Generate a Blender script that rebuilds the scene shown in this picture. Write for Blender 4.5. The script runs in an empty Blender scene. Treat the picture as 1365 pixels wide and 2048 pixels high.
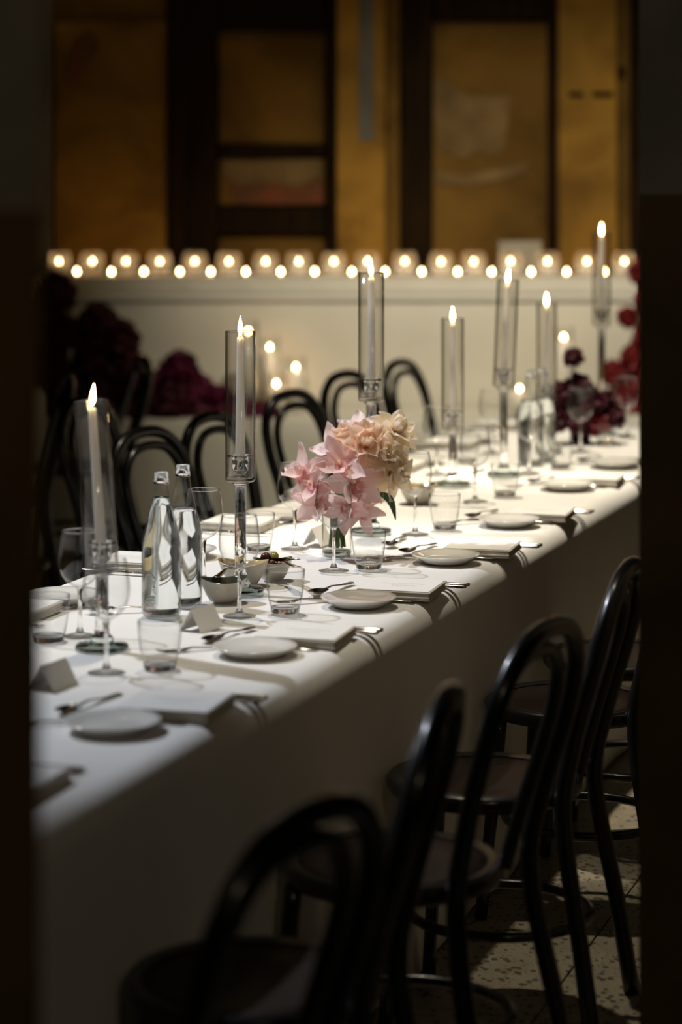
import bpy, math, random
from mathutils import Vector, Matrix, Euler
random.seed(7)
R = math.radians
SC = bpy.context.scene
COL = SC.collection

# ------------------------------------------------------------------ camera
F = 4835.0            # focal length in pixels of the 1365x2048 frame (85 mm)
EYE = 1.67
YH = 350.0            # horizon row
cam = bpy.data.cameras.new('camera'); camo = bpy.data.objects.new('camera', cam); COL.objects.link(camo)
camo.location = (0, 0, EYE); camo.rotation_euler = (R(90), 0, 0)
cam.sensor_fit = 'VERTICAL'; cam.sensor_height = 36; cam.sensor_width = 24
cam.lens = F * 36 / 2048
cam.shift_y = -(1024 - YH) / 2048
cam.clip_start = .05; cam.clip_end = 100
cam.dof.use_dof = True; cam.dof.focus_distance = 5.45; cam.dof.aperture_fstop = 2.0
SC.camera = camo

# ------------------------------------------------------------------ light, exposure
SC.view_settings.view_transform = 'Standard'; SC.view_settings.look = 'None'
SC.view_settings.gamma = 1; SC.view_settings.use_curve_mapping = False
SC.view_settings.exposure = 0.0
W = bpy.data.worlds.new('world'); SC.world = W; W.use_nodes = True
W.node_tree.nodes['Background'].inputs[0].default_value = (1, .8, .55, 1)
W.node_tree.nodes['Background'].inputs[1].default_value = .0045
SC.cycles.transparent_max_bounces = 32
SC.cycles.max_bounces = 14
SC.cycles.transmission_bounces = 12
SC.cycles.sample_clamp_indirect = 4

def spot(name, loc, target, watts, colour, angle, blend, radius):
    l = bpy.data.lights.new(name, 'SPOT'); o = bpy.data.objects.new(name, l); COL.objects.link(o)
    l.energy = watts; l.color = colour; l.spot_size = R(angle); l.spot_blend = blend; l.shadow_soft_size = radius
    o.location = loc
    o.rotation_euler = (Vector(target) - Vector(loc)).to_track_quat('-Z', 'Y').to_euler()
    return o
for k_, (x_, y_, w_, a_) in enumerate(((-.22, 5.30, 300, 34), (.24, 6.75, 880, 32), (.68, 8.05, 820, 32))):     # row of ceiling spots over the table
    spot('ceiling_spot_warm', (x_ - .12, y_ + .3, 4.7), (x_, y_, .75), w_, (1, .89, .71), a_, .75, .05)
spot('ceiling_spot_cool', (-2.7, 6.3, 4.2), (-.12, 5.0, .75), 640, (.84, .89, 1), 42, .6, .05)
spot('ceiling_spot_ledge', (.6, 7.6, 4.4), (1.0, 11.2, .75), 700, (.98, .88, .66), 52, 1.0, .1)
spot('ceiling_spot_wall', (.2, 9.4, 5.0), (.1, 12, 1.9), 27, (1, .62, .16), 80, 1.0, .3)
pier_fill = bpy.data.lights.new('added_fill_light', 'POINT'); pier_fill.energy = 34; pier_fill.color = (1, .82, .55); pier_fill.shadow_soft_size = .2  # unseen fill light added behind the camera to lift the dark door piers
fo = bpy.data.objects.new('added_fill_light', pier_fill); COL.objects.link(fo); fo.location = (.9, -.6, 3.4)

# ------------------------------------------------------------------ helpers
TH = R(18.75)
U = Vector((math.sin(TH), math.cos(TH), 0)); N = Vector((math.cos(TH), -math.sin(TH), 0))
HT = .75              # table top
def un(u, n, z=0.0): 
    p = U * u + N * n; return Vector((p.x, p.y, z))
def px(x, y, z=HT):
    "photo pixel of a point known to lie at height z -> place"
    d = F * (EYE - z) / (y - YH); return Vector(((x - 682.5) * d / F, d, z))
def at(x, y, d):
    "photo pixel at a known depth"
    return Vector(((x - 682.5) * d / F, d, EYE - (y - YH) * d / F))
def tou(p): return p.x * U.x + p.y * U.y
def ton(p): return p.x * N.x + p.y * N.y

class MB:
    def __init__(s): s.v = []; s.f = []; s.sm = []
    def add(s, vs, fs, smooth=True):
        k = len(s.v); s.v += [tuple(v) for v in vs]
        for f in fs: s.f.append(tuple(i + k for i in f)); s.sm.append(smooth)
        return s
    def box(s, a, b, M=None, smooth=False):
        x0, y0, z0 = a; x1, y1, z1 = b
        vs = [(x0,y0,z0),(x1,y0,z0),(x1,y1,z0),(x0,y1,z0),(x0,y0,z1),(x1,y0,z1),(x1,y1,z1),(x0,y1,z1)]
        if M: vs = [M @ Vector(v) for v in vs]
        return s.add(vs, [(3,2,1,0),(4,5,6,7),(0,1,5,4),(1,2,6,5),(2,3,7,6),(3,0,4,7)], smooth)
    def slab(s, a, b, r=.004, M=None):
        "box with chamfered edges"
        x0,y0,z0 = a; x1,y1,z1 = b
        vs = []
        for z, i in ((z0, r), (z0 + r, 0), (z1 - r, 0), (z1, r)):
            j = r
            for (cx, cy, sx, sy) in ((x0,y0,1,1),(x1,y0,-1,1),(x1,y1,-1,-1),(x0,y1,1,-1)):
                p = [(cx + sx*i, cy + sy*(i+j)), (cx + sx*(i+j), cy + sy*i)]
                if (sx, sy) in ((-1, 1), (1, -1)): p.reverse()
                vs += [(q[0], q[1], z) for q in p]
        fs = [tuple(range(7, -1, -1)), tuple(range(24, 32))]
        for k in range(3):
            for i in range(8):
                a_ = k*8 + i; b_ = k*8 + (i+1) % 8
                fs.append((a_, b_, b_ + 8, a_ + 8))
        if M: vs = [M @ Vector(v) for v in vs]
        return s.add(vs, fs, False)
    def lathe(s, prof, seg=32, M=None, cap0=False, cap1=False, smooth=True):
        vs = []; fs = []; rings = []
        for r, z in prof:
            if r < 1e-6: rings.append([len(vs)]); vs.append((0, 0, z))
            else:
                rings.append(list(range(len(vs), len(vs) + seg)))
                vs += [(r*math.cos(2*math.pi*i/seg), r*math.sin(2*math.pi*i/seg), z) for i in range(seg)]
        for a, b in zip(rings, rings[1:]):
            for i in range(seg):
                j = (i + 1) % seg
                if len(a) == 1 and len(b) == 1: continue
                if len(a) == 1: fs.append((a[0], b[j], b[i]))
                elif len(b) == 1: fs.append((a[i], a[j], b[0]))
                else: fs.append((a[i], a[j], b[j], b[i]))
        if cap0 and len(rings[0]) > 1: fs.append(tuple(reversed(rings[0])))
        if cap1 and len(rings[-1]) > 1: fs.append(tuple(rings[-1]))
        if M: vs = [M @ Vector(v) for v in vs]
        return s.add(vs, fs, smooth)
    def tube(s, pts, rad, seg=10, closed=False, caps=True):
        pts = [Vector(p) for p in pts]; n = len(pts)
        rads = rad if isinstance(rad, (list, tuple)) else [rad]*n
        vs = []; fs = []; prev = None
        for i, p in enumerate(pts):
            if closed: t = pts[(i+1) % n] - pts[i-1]
            else: t = pts[min(i+1, n-1)] - pts[max(i-1, 0)]
            t.normalize()
            if prev is None:
                a = Vector((0,0,1)) if abs(t.z) < .9 else Vector((1,0,0))
                prev = t.cross(a).normalized()
            x = (prev - t*prev.dot(t)).normalized(); prev = x; y = t.cross(x)
            vs += [p + (x*math.cos(2*math.pi*k/seg) + y*math.sin(2*math.pi*k/seg))*rads[i] for k in range(seg)]
        m = n if closed else n - 1
        for i in range(m):
            for k in range(seg):
                a = i*seg + k; b = i*seg + (k+1) % seg; c = ((i+1) % n)*seg + (k+1) % seg; d = ((i+1) % n)*seg + k
                fs.append((a, b, c, d))
        if caps and not closed:
            fs.append(tuple(range(seg-1, -1, -1))); fs.append(tuple(range((n-1)*seg, n*seg)))
        return s.add(vs, fs)
    def ball(s, c, r, seg=12, M=None):
        pr = [(math.sin(math.pi*i/(seg//2+2)), -math.cos(math.pi*i/(seg//2+2))) for i in range(seg//2+3)]
        pr[0] = (0, -1); pr[-1] = (0, 1)
        rr = r if isinstance(r, (tuple, list)) else (r, r, r)
        T = Matrix.Translation(c) @ Matrix.Diagonal((rr[0], rr[1], rr[2], 1))
        if M: T = M @ T
        return s.lathe(pr, seg, T)
    def mesh(s, name, mat):
        me = bpy.data.meshes.new(name); me.from_pydata(s.v, [], s.f)
        me.polygons.foreach_set('use_smooth', s.sm); me.update()
        if mat: me.materials.append(mat)
        return me
    def build(s, name, mat, parent=None, loc=None, rot=None):
        return link(name, s.mesh(name, mat), parent, loc, rot)
def link(name, me, parent=None, loc=None, rot=None):
    o = bpy.data.objects.new(name, me); COL.objects.link(o)
    if parent: o.parent = parent
    if loc is not None: o.location = loc
    if rot is not None: o.rotation_euler = rot
    return o
def thing(name, label, cat, loc=(0,0,0), rz=0, group=None):
    o = bpy.data.objects.new(name, None); COL.objects.link(o); o.empty_display_size = .05
    o.location = loc; o.rotation_euler = (0, 0, rz)
    return tag(o, label, cat, group)
def tag(o, label, cat, group=None):
    o['label'] = label; o['category'] = cat
    if group: o['group'] = group
    return o
def struct(o): o['kind'] = 'structure'; return o
def copy_tree(o, parent=None):
    c = o.copy(); COL.objects.link(c); c.parent = parent
    for ch in list(o.children): copy_tree(ch, c)
    return c
def spline(pts, n=8, closed=False):
    P = [Vector(p) for p in pts]; out = []; m = len(P)
    rng = range(m) if closed else range(m - 1)
    for i in rng:
        p0 = P[i-1] if (closed or i > 0) else P[0]*2 - P[1]
        p1 = P[i]; p2 = P[(i+1) % m]
        p3 = P[(i+2) % m] if (closed or i + 2 < m) else P[-1]*2 - P[-2]
        for k in range(n):
            t = k/n
            out.append(.5*((2*p1) + (p2-p0)*t + (2*p0-5*p1+4*p2-p3)*t*t + (3*p1-p0-3*p2+p3)*t**3))
    if not closed: out.append(P[-1])
    return out

# ------------------------------------------------------------------ materials
def nodes(name):
    m = bpy.data.materials.new(name); m.use_nodes = True
    nt = m.node_tree; nt.nodes.clear()
    out = nt.nodes.new('ShaderNodeOutputMaterial'); return m, nt, out
def ramp(nt, src, stops):
    r = nt.nodes.new('ShaderNodeValToRGB'); nt.links.new(src, r.inputs[0])
    e = r.color_ramp.elements
    while len(e) < len(stops): e.new(.5)
    for k, (p, c) in enumerate(stops): e[k].position = p; e[k].color = (*c, 1)
    return r.outputs[0]
def noise(nt, scale, detail=4, coord='Object', dist=0, stretch=None):
    tc = nt.nodes.new('ShaderNodeTexCoord'); n = nt.nodes.new('ShaderNodeTexNoise')
    n.inputs['Scale'].default_value = scale; n.inputs['Detail'].default_value = detail; n.inputs['Distortion'].default_value = dist
    src = tc.outputs[coord]
    if stretch:
        mp = nt.nodes.new('ShaderNodeMapping'); mp.inputs['Scale'].default_value = stretch; nt.links.new(src, mp.inputs[0]); src = mp.outputs[0]
    nt.links.new(src, n.inputs['Vector']); return n.outputs['Fac']
def pbr(name, c1, c2=None, rough=.5, scale=8, metal=0, bump=0, bscale=80, sss=0, coat=0, detail=4, dist=0, stretch=None, spec=.5, trans=0, lo=.35, hi=.65, sheen=0):
    m, nt, out = nodes(name); b = nt.nodes.new('ShaderNodeBsdfPrincipled'); nt.links.new(b.outputs[0], out.inputs[0])
    c2 = c2 or tuple(x*.86 for x in c1)
    nt.links.new(ramp(nt, noise(nt, scale, detail, dist=dist, stretch=stretch), [(lo, c1), (hi, c2)]), b.inputs['Base Color'])
    b.inputs['Roughness'].default_value = rough; b.inputs['Metallic'].default_value = metal
    b.inputs['Specular IOR Level'].default_value = spec
    if coat: b.inputs['Coat Weight'].default_value = coat; b.inputs['Coat Roughness'].default_value = .12
    if sheen: b.inputs['Sheen Weight'].default_value = sheen
    if sss:
        b.inputs['Subsurface Weight'].default_value = sss; b.inputs['Subsurface Radius'].default_value = (.03, .024, .018); b.inputs['Subsurface Scale'].default_value = 1
    if bump:
        bp = nt.nodes.new('ShaderNodeBump'); bp.inputs['Strength'].default_value = bump; bp.inputs['Distance'].default_value = .002
        nt.links.new(noise(nt, bscale, 3), bp.inputs['Height']); nt.links.new(bp.outputs[0], b.inputs['Normal'])
    if trans:
        t = nt.nodes.new('ShaderNodeBsdfTranslucent'); mx = nt.nodes.new('ShaderNodeMixShader'); mx.inputs[0].default_value = trans
        t.inputs[0].default_value = (*c1, 1); nt.links.new(b.outputs[0], mx.inputs[1]); nt.links.new(t.outputs[0], mx.inputs[2]); nt.links.new(mx.outputs[0], out.inputs[0])
    return m
def thin_glass(name, tint=(.97, .985, .98), ior=1.5, edge=(.45, .47, .46)):
    "thin blown glass wall: Fresnel reflection over clear transmission, denser where the wall is seen edge on"
    m, nt, out = nodes(name)
    lw = nt.nodes.new('ShaderNodeLayerWeight'); lw.inputs['Blend'].default_value = .5
    tr = nt.nodes.new('ShaderNodeBsdfTransparent'); gl = nt.nodes.new('ShaderNodeBsdfGlossy'); gl.inputs['Roughness'].default_value = .045
    nt.links.new(ramp(nt, lw.outputs['Facing'], [(0, tint), (.55, tint), (.93, edge)]), tr.inputs[0])
    pw = nt.nodes.new('ShaderNodeMath'); pw.operation = 'POWER'; pw.inputs[1].default_value = 3; nt.links.new(lw.outputs['Facing'], pw.inputs[0])
    fr = nt.nodes.new('ShaderNodeMath'); fr.operation = 'MULTIPLY_ADD'; fr.inputs[1].default_value = .85; fr.inputs[2].default_value = .06; fr.use_clamp = True; nt.links.new(pw.outputs[0], fr.inputs[0])
    mx = nt.nodes.new('ShaderNodeMixShader')
    nt.links.new(fr.outputs[0], mx.inputs[0]); nt.links.new(tr.outputs[0], mx.inputs[1]); nt.links.new(gl.outputs[0], mx.inputs[2]); nt.links.new(mx.outputs[0], out.inputs[0])
    return m
def solid_glass(name, col=(1, 1, 1), ior=1.5):
    m, nt, out = nodes(name); g = nt.nodes.new('ShaderNodeBsdfGlass'); g.inputs['Color'].default_value = (*col, 1); g.inputs['IOR'].default_value = ior
    g.inputs['Roughness'].default_value = .0; nt.links.new(g.outputs[0], out.inputs[0]); return m
def frosted(name):
    m, nt, out = nodes(name); t = nt.nodes.new('ShaderNodeBsdfTranslucent'); t.inputs[0].default_value = (.9, .86, .8, 1)
    tr = nt.nodes.new('ShaderNodeBsdfTransparent'); mx = nt.nodes.new('ShaderNodeMixShader')
    nt.links.new(ramp(nt, noise(nt, 12, 3), [(.3, (.28,)*3), (.7, (.42,)*3)]), mx.inputs[0])
    nt.links.new(tr.outputs[0], mx.inputs[1]); nt.links.new(t.outputs[0], mx.inputs[2]); nt.links.new(mx.outputs[0], out.inputs[0]); return m
def emit(name, c, s):
    m, nt, out = nodes(name); e = nt.nodes.new('ShaderNodeEmission'); e.inputs[0].default_value = (*c, 1); e.inputs[1].default_value = s
    nt.links.new(e.outputs[0], out.inputs[0]); return m

M = {}
M['linen'] = pbr('white_linen', (.80, .78, .74), (.77, .75, .71), .85, 5, bump=.25, bscale=500, spec=.2, sheen=.1)
M['linen2'] = pbr('cream_linen', (.74, .71, .64), (.70, .67, .60), .85, 5, bump=.2, bscale=400, spec=.2)
M['napkin'] = pbr('napkin_cloth', (.74, .70, .62), (.70, .66, .58), .8, 20, bump=.2, bscale=600, spec=.2)
M['card'] = pbr('card_stock', (.82, .80, .76), (.80, .78, .73), .6, 10, spec=.3)
M['ink'] = pbr('grey_ink', (.42, .40, .37), None, .7, 10)
M['plate'] = pbr('glazed_china', (.76, .74, .69), (.74, .72, .67), .14, 6, coat=.4)
M['silver'] = pbr('polished_steel', (.62, .58, .53), (.55, .52, .48), .16, 6, metal=1)
M['wax'] = pbr('white_wax', (.94, .89, .84), (.93, .88, .83), .4, 20, sss=1.0)
M['wick'] = pbr('black_wick', (.02, .015, .01), None, .9, 30)
M['flame'] = emit('candle_flame', (1, .62, .26), 60)
M['flame_far'] = emit('tealight_flame', (1, .62, .28), 55)
M['glass'] = thin_glass('thin_glass', (.985, .988, .985), 1.5, (.38, .38, .37))
M['tube_glass'] = thin_glass('tube_glass', (.985, .98, .97), 1.5, (.22, .18, .14))
M['frosted'] = frosted('frosted_cup')
M['smoke_glass'] = thin_glass('smoke_glass', (.88, .88, .86), 1.5, (.3, .3, .28))
M['bottle_glass'] = thin_glass('bottle_glass', (.98, .988, .986), 1.5, (.50, .56, .55))
M['crystal'] = solid_glass('crystal', (1, 1, 1), 1.5)
M['crystal_base'] = solid_glass('crystal_base', (.93, .98, .97), 1.5)
M['water'] = solid_glass('water', (.99, 1, 1), 1.33)
M['bentwood'] = pbr('black_bentwood', (.005, .005, .006), (.004, .004, .004), .3, 12, spec=.4, coat=.3)
M['seat'] = pbr('dark_seat_wood', (.016, .006, .002), (.006, .003, .001), .45, 6, spec=.3, stretch=(3, 30, 3))
M['bowl_out'] = pbr('pale_stoneware', (.62, .58, .50), (.5, .47, .41), .35, 30)
M['bowl_in'] = pbr('dark_glaze', (.05, .07, .06), (.12, .10, .05), .12, 25, coat=.5)
M['bowl_gold'] = pbr('honey_glaze', (.62, .48, .26), (.5, .36, .16), .18, 25, coat=.4)
M['olive_dark'] = pbr('dark_olive', (.10, .03, .025), (.06, .02, .02), .2, 40)
M['olive_green'] = pbr('green_olive', (.32, .26, .05), (.24, .2, .04), .22, 40)
M['gilt'] = pbr('gilt_steel', (.75, .52, .24), None, .2, 6, metal=1)
M['orchid'] = pbr('pink_orchid', (.96, .68, .66), (.97, .83, .81), .55, 26, trans=.45, lo=.3, hi=.7)
M['orchid_mauve'] = pbr('mauve_orchid', (.94, .77, .82), (.96, .86, .87), .55, 18, trans=.45)
M['orchid_lip'] = pbr('orchid_lip', (.62, .16, .20), (.88, .62, .50), .5, 120, trans=.2)
M['peach'] = pbr('peach_petal', (.97, .74, .56), (.97, .86, .74), .55, 20, trans=.5, lo=.3, hi=.7)
M['cream_petal'] = pbr('cream_petal', (.97, .86, .68), (.98, .92, .82), .55, 20, trans=.5)
M['stem'] = pbr('flower_stem', (.16, .26, .07), (.10, .18, .05), .5, 30)
M['leaf'] = pbr('dark_leaf', (.03, .07, .03), (.05, .1, .04), .4, 20)
M['burgundy'] = pbr('burgundy_petal', (.11, .005, .022), (.04, .003, .008), .6, 14, trans=.15)
M['magenta'] = pbr('magenta_petal', (.19, .009, .065), (.09, .005, .03), .6, 14, trans=.15)
M['red'] = pbr('red_petal', (.30, .012, .02), (.15, .006, .010), .6, 14, trans=.15)
M['foliage'] = pbr('dark_foliage', (.012, .008, .006), (.02, .008, .008), .8, 10)
M['dark_vase'] = pbr('dark_vase', (.02, .004, .006), None, .2, 10)
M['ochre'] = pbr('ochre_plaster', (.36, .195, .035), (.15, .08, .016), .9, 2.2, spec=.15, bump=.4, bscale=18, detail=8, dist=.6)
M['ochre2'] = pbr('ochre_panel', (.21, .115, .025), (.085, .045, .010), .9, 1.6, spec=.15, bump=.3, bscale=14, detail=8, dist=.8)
M['grey_plaster'] = pbr('grey_plaster', (.16, .15, .13), (.10, .09, .075), .9, 2.5, bump=.3, bscale=20, detail=8)
M['brown_frame'] = pbr('brown_frame', (.022, .011, .003), (.010, .005, .002), .85, 5, spec=.1, detail=6, stretch=(6, 6, .6))
M['torn_paper'] = pbr('torn_paper', (.22, .14, .055), (.14, .085, .03), .9, 6, detail=8)
M['rust'] = pbr('rust_patch', (.20, .055, .02), (.12, .05, .02), .9, 6, detail=8)
M['dark_paint'] = pbr('dark_brown_paint', (.15, .09, .028), (.085, .05, .017), .8, 4, detail=8, bump=.2, bscale=20)
M['room_shell'] = pbr('dark_room_paint', (.035, .024, .014), (.022, .015, .009), .85, 3, detail=6)
M['grey_paint'] = pbr('grey_wall_paint', (.30, .265, .20), (.19, .17, .13), .85, 4, detail=8, bump=.2, bscale=20)
M['signcard'] = pbr('grey_sign_card', (.30, .29, .25), None, .7, 10)
def terrazzo():
    m, nt, out = nodes('terrazzo'); b = nt.nodes.new('ShaderNodeBsdfPrincipled'); nt.links.new(b.outputs[0], out.inputs[0])
    geo = nt.nodes.new('ShaderNodeNewGeometry')
    def chips(scale, lo, hi, dark, base_in):
        mp = nt.nodes.new('ShaderNodeMapping'); mp.inputs['Scale'].default_value = (scale, scale*.7, scale); mp.inputs['Rotation'].default_value = (0, 0, scale)
        nt.links.new(geo.outputs['Position'], mp.inputs[0])
        v = nt.nodes.new('ShaderNodeTexVoronoi'); v.inputs['Scale'].default_value = 1; nt.links.new(mp.outputs[0], v.inputs['Vector'])
        sep = nt.nodes.new('ShaderNodeSeparateColor'); nt.links.new(v.outputs['Color'], sep.inputs[0])
        g = nt.nodes.new('ShaderNodeMath'); g.operation = 'GREATER_THAN'; g.inputs[1].default_value = hi; nt.links.new(sep.outputs[0], g.inputs[0])
        l = nt.nodes.new('ShaderNodeMath'); l.operation = 'LESS_THAN'; l.inputs[1].default_value = lo; nt.links.new(v.outputs['Distance'], l.inputs[0])
        mu = nt.nodes.new('ShaderNodeMath'); mu.operation = 'MULTIPLY'; nt.links.new(g.outputs[0], mu.inputs[0]); nt.links.new(l.outputs[0], mu.inputs[1])
        mx = nt.nodes.new('ShaderNodeMix'); mx.data_type = 'RGBA'; nt.links.new(mu.outputs[0], mx.inputs[0]); nt.links.new(base_in, mx.inputs[6]); mx.inputs[7].default_value = (*dark, 1)
        return mx.outputs[2]
    base = ramp(nt, noise(nt, 9, 4), [(.3, (.26, .225, .155)), (.7, (.20, .175, .12))])
    c = chips(62, .42, .5, (.07, .06, .045), base); c = chips(140, .40, .6, (.14, .115, .08), c)
    nt.links.new(c, b.inputs['Base Color']); b.inputs['Roughness'].default_value = .45
    return m
M['terrazzo'] = terrazzo()
M['grout'] = pbr('grout', (.06, .05, .04), None, .9, 20)

# ------------------------------------------------------------------ the room
fl = struct(MB().box((-6, -1.5, -.1), (6, 12.4, -.006)).build('floor', M['grout']))
T = .6
tile = MB().slab((-T/2 + .002, -T/2 + .002, -.03), (T/2 - .002, T/2 - .002, 0), .0015).mesh('tile', M['terrazzo'])
for i in range(-1, 14):
    for j in range(-9, 1):
        p = un(4.65 + (i - 4)*T + T/2, -1.175 + j*T + T/2)
        if p.y > 12 or p.x < -3.2: continue
        link('tile', tile, fl, p, (0, 0, -TH))
struct(MB().box((-6, -1.5, 5.2), (6, 12.4, 5.3)).build('ceiling', M['room_shell']))
struct(MB().box((-6.1, -1.5, -.1), (-6, 12.4, 5.3)).build('wall_left', M['room_shell']))
struct(MB().box((6, -1.5, -.1), (6.1, 12.4, 5.3)).build('wall_right', M['room_shell']))

# doorway the view is taken through: two stubs of one wall, painted dark below and grey above
wa = R(27); Wd = Vector((math.sin(wa), math.cos(wa), 0)); Wm = Vector((math.cos(wa), -math.sin(wa), 0))
MD = Matrix((( Wd.x, Wm.x, 0, 0), (Wd.y, Wm.y, 0, 0), (0, 0, 1, 0), (0, 0, 0, 1)))
pl = at(82, 1000, 2.3); pr = at(1279, 1000, 4.15)
wl = pl.x*Wd.x + pl.y*Wd.y; ml = pl.x*Wm.x + pl.y*Wm.y
wr = pr.x*Wd.x + pr.y*Wd.y; mr = pr.x*Wm.x + pr.y*Wm.y
zd = EYE - (388 - YH)*4.15/F
def stub(name, w0, w1):
    o = struct(MB().box((w0, mr, 0), (w1, ml, zd), MD).build(name, M['dark_paint']))
    MB().box((w0, mr, zd), (w1, ml, 5.2), MD).build('upper_wall', M['grey_paint'], o)
    return o
stub('wall_front', -1.2, wl)
stub('wall_front', wr, 7.0)

# back wall, with pilasters and boarded recesses
BW = 12.0
wb = struct(MB().box((-6, BW + .3, -.1), (6, BW + .45, 5.3)).build('wall_back', M['grey_plaster']))
def wx(x, d=BW): return (x - 682.5)*d/F
def wz(y, d=BW): return EYE - (y - YH)*d/F
def panel(name, x0, x1, y0, y1, mat, d=BW, t=.3, parent=wb):
    "board between photo columns x0..x1 and rows y0 (top)..y1, its face at depth d"
    return MB().slab((wx(x0, d), d, wz(y1, d)), (wx(x1, d), d + t, wz(y0, d)), min(.008, t*.3)).build(name, mat, parent)
FLR = YH + EYE*F/BW
panel('pilaster', -220, 100, -900, FLR, M['grey_plaster'])
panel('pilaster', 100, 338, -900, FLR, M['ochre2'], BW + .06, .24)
panel('board', 108, 332, 42, 520, M['ochre'], BW + .03, .03)
panel('frame_post', 340, 372, -900, FLR, M['brown_frame'], BW - .02, .3)
panel('frame_post', 374, 436, -900, FLR, M['brown_frame'], BW + .10, .2)
panel('frame_post', 656, 672, -900, FLR, M['brown_frame'], BW + .04, .26)
panel('lintel', 437, 655, -900, 58, M['brown_frame'], BW + .14, .16)
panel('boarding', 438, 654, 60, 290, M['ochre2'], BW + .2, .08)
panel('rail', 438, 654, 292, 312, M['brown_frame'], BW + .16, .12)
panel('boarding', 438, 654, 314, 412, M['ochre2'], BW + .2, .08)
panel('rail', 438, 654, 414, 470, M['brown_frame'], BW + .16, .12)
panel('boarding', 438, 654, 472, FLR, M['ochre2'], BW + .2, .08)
panel('pilaster', 674, 772, -900, FLR, M['ochre'], BW)
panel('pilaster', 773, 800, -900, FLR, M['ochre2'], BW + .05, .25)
panel('plaster_patch', 718, 748, -200, 282, M['grey_plaster'], BW - .006, .01)
panel('frame_post', 802, 864, -900, FLR, M['brown_frame'], BW + .08, .2)
panel('lintel', 866, 1098, -900, 38, M['brown_frame'], BW + .14, .16)
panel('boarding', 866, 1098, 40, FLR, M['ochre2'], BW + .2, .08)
panel('frame_post', 1100, 1116, -900, FLR, M['brown_frame'], BW + .06, .24)
panel('pilaster', 1118, 1236, -900, FLR, M['ochre'], BW)
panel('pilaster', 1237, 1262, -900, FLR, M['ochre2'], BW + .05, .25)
panel('frame_post', 1264, 1300, -900, FLR, M['brown_frame'], BW + .06, .24)
panel('pilaster', 1302, 1700, -900, FLR, M['grey_plaster'], BW)
for x0, x1 in ((1138, 1168), (1186, 1228)):
    panel('bracket_slot', x0, x1, 184, 194, M['brown_frame'], BW - .012, .02)
def scrap(name, pts, mat, d):
    "piece of torn paper or flaked plaster, a thin irregular sheet on the boarding"
    n = len(pts); f = [(wx(x, d), d, wz(y, d)) for x, y in pts]; b = [(x, d + .004, z) for x, _, z in f]
    fs = [tuple(range(n-1, -1, -1)), tuple(range(n, 2*n))] + [(i, (i+1) % n, n + (i+1) % n, n + i) for i in range(n)]
    return MB().add(f + b, fs, False).build(name, mat, wb)
scrap('torn_paper', [(872,152),(905,168),(930,190),(1000,192),(1022,185),(1018,240),(1008,300),(985,312),(960,300),(930,318),(880,300),(868,230)], M['torn_paper'], BW + .19)
scrap('torn_paper', [(872,340),(930,350),(1000,335),(1060,322),(1050,345),(990,362),(930,372),(874,368)], M['torn_paper'], BW + .19)
scrap('torn_paper', [(446,318),(500,324),(560,320),(640,318),(645,350),(600,372),(540,362),(480,370),(448,352)], M['torn_paper'], BW + .19)
scrap('rust_patch', [(455,372),(520,366),(600,378),(645,352),(648,408),(560,410),(470,408)], M['rust'], BW + .193)
scrap('rust_patch', [(150,80),(182,60),(200,95),(175,140),(150,170),(125,160)], M['rust'], BW + .024)
for x, y, r in ((722, 290, 8), (730, 318, 10), (694, 440, 11), (770, 255, 7), (1243, 140, 9), (1150, 90, 5)):
    MB().lathe([(0, -.006), (r*BW/F*.8, -.006), (r*BW/F, 0)], 10, Matrix.Translation((wx(x), BW - .001, wz(y))) @ Matrix.Rotation(R(90), 4, 'X')).build('bolt_hole', M['brown_frame'], wb)

# ------------------------------------------------------------------ white ledge, riser and low bench at the back
LD = 11.2; ledge_z = EYE - (590 - YH)*LD/F
def folds(name, x0, x1, y, z0, z1, mat, parent, depth=.012, step=.05, amp=.006):
    "hanging cloth front with soft folds and a rounded top"
    nx = int((x1-x0)/step); vs = []; fs = []
    rows = [(z1, .05), (z1, .004), (z1 - .006, 0)] + [(z1 - .006 - (z1 - .006 - z0)*k/6, -depth*k/6) for k in range(1, 7)]
    ph = random.random()*9
    for i in range(nx + 1):
        x = x0 + (x1-x0)*i/nx
        w = math.sin(x*23 + ph) + .6*math.sin(x*41 + 1 + ph)
        for k, (z, dy) in enumerate(rows):
            vs.append((x, y + dy + amp*w*max(0, k-2)/6, z))
    m = len(rows)
    for i in range(nx):
        for k in range(m-1): fs.append((i*m+k, i*m+k+1, (i+1)*m+k+1, (i+1)*m+k))
    return MB().add(vs, fs).build(name, mat, parent)
X0, X1 = -1.50, 2.7
lg = thing('cloth_covered_ledge', 'long white cloth-covered ledge against the back wall, lined with tea lights', 'ledge', (0, 0, 0))
MB().slab((X0, LD, 0), (X1, LD + .75, ledge_z - .028), .004).build('body', M['linen2'], lg)
folds('cloth_front', X0, X1, LD - .004, .01, ledge_z - .03, M['linen2'], lg)
MB().slab((X0 - .02, LD - .022, ledge_z - .028), (X1 + .02, LD + .75, ledge_z), .006).build('top_board', M['linen'], lg)
rz_ = EYE - (556 - YH)*(LD + .28)/F
MB().slab((X0, LD + .28, ledge_z), (X1, LD + .74, rz_), .004).build('riser', M['linen2'], lg)
folds('riser_cloth', X0, X1, LD + .276, ledge_z + .003, rz_ + .001, M['linen2'], lg, .006, .03, .004)
BD = 10.6; bz = EYE - (842 - YH)*BD/F
bn = thing('low_bench', 'low white cloth-covered bench below the candle ledge', 'bench', (0, 0, 0))
MB().slab((X0, BD, 0), (X1, LD - .06, bz), .005).build('body', M['linen2'], bn)
folds('cloth_front', X0, X1, BD - .004, .01, bz + .001, M['linen2'], bn, .02, .05, .008)

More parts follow.
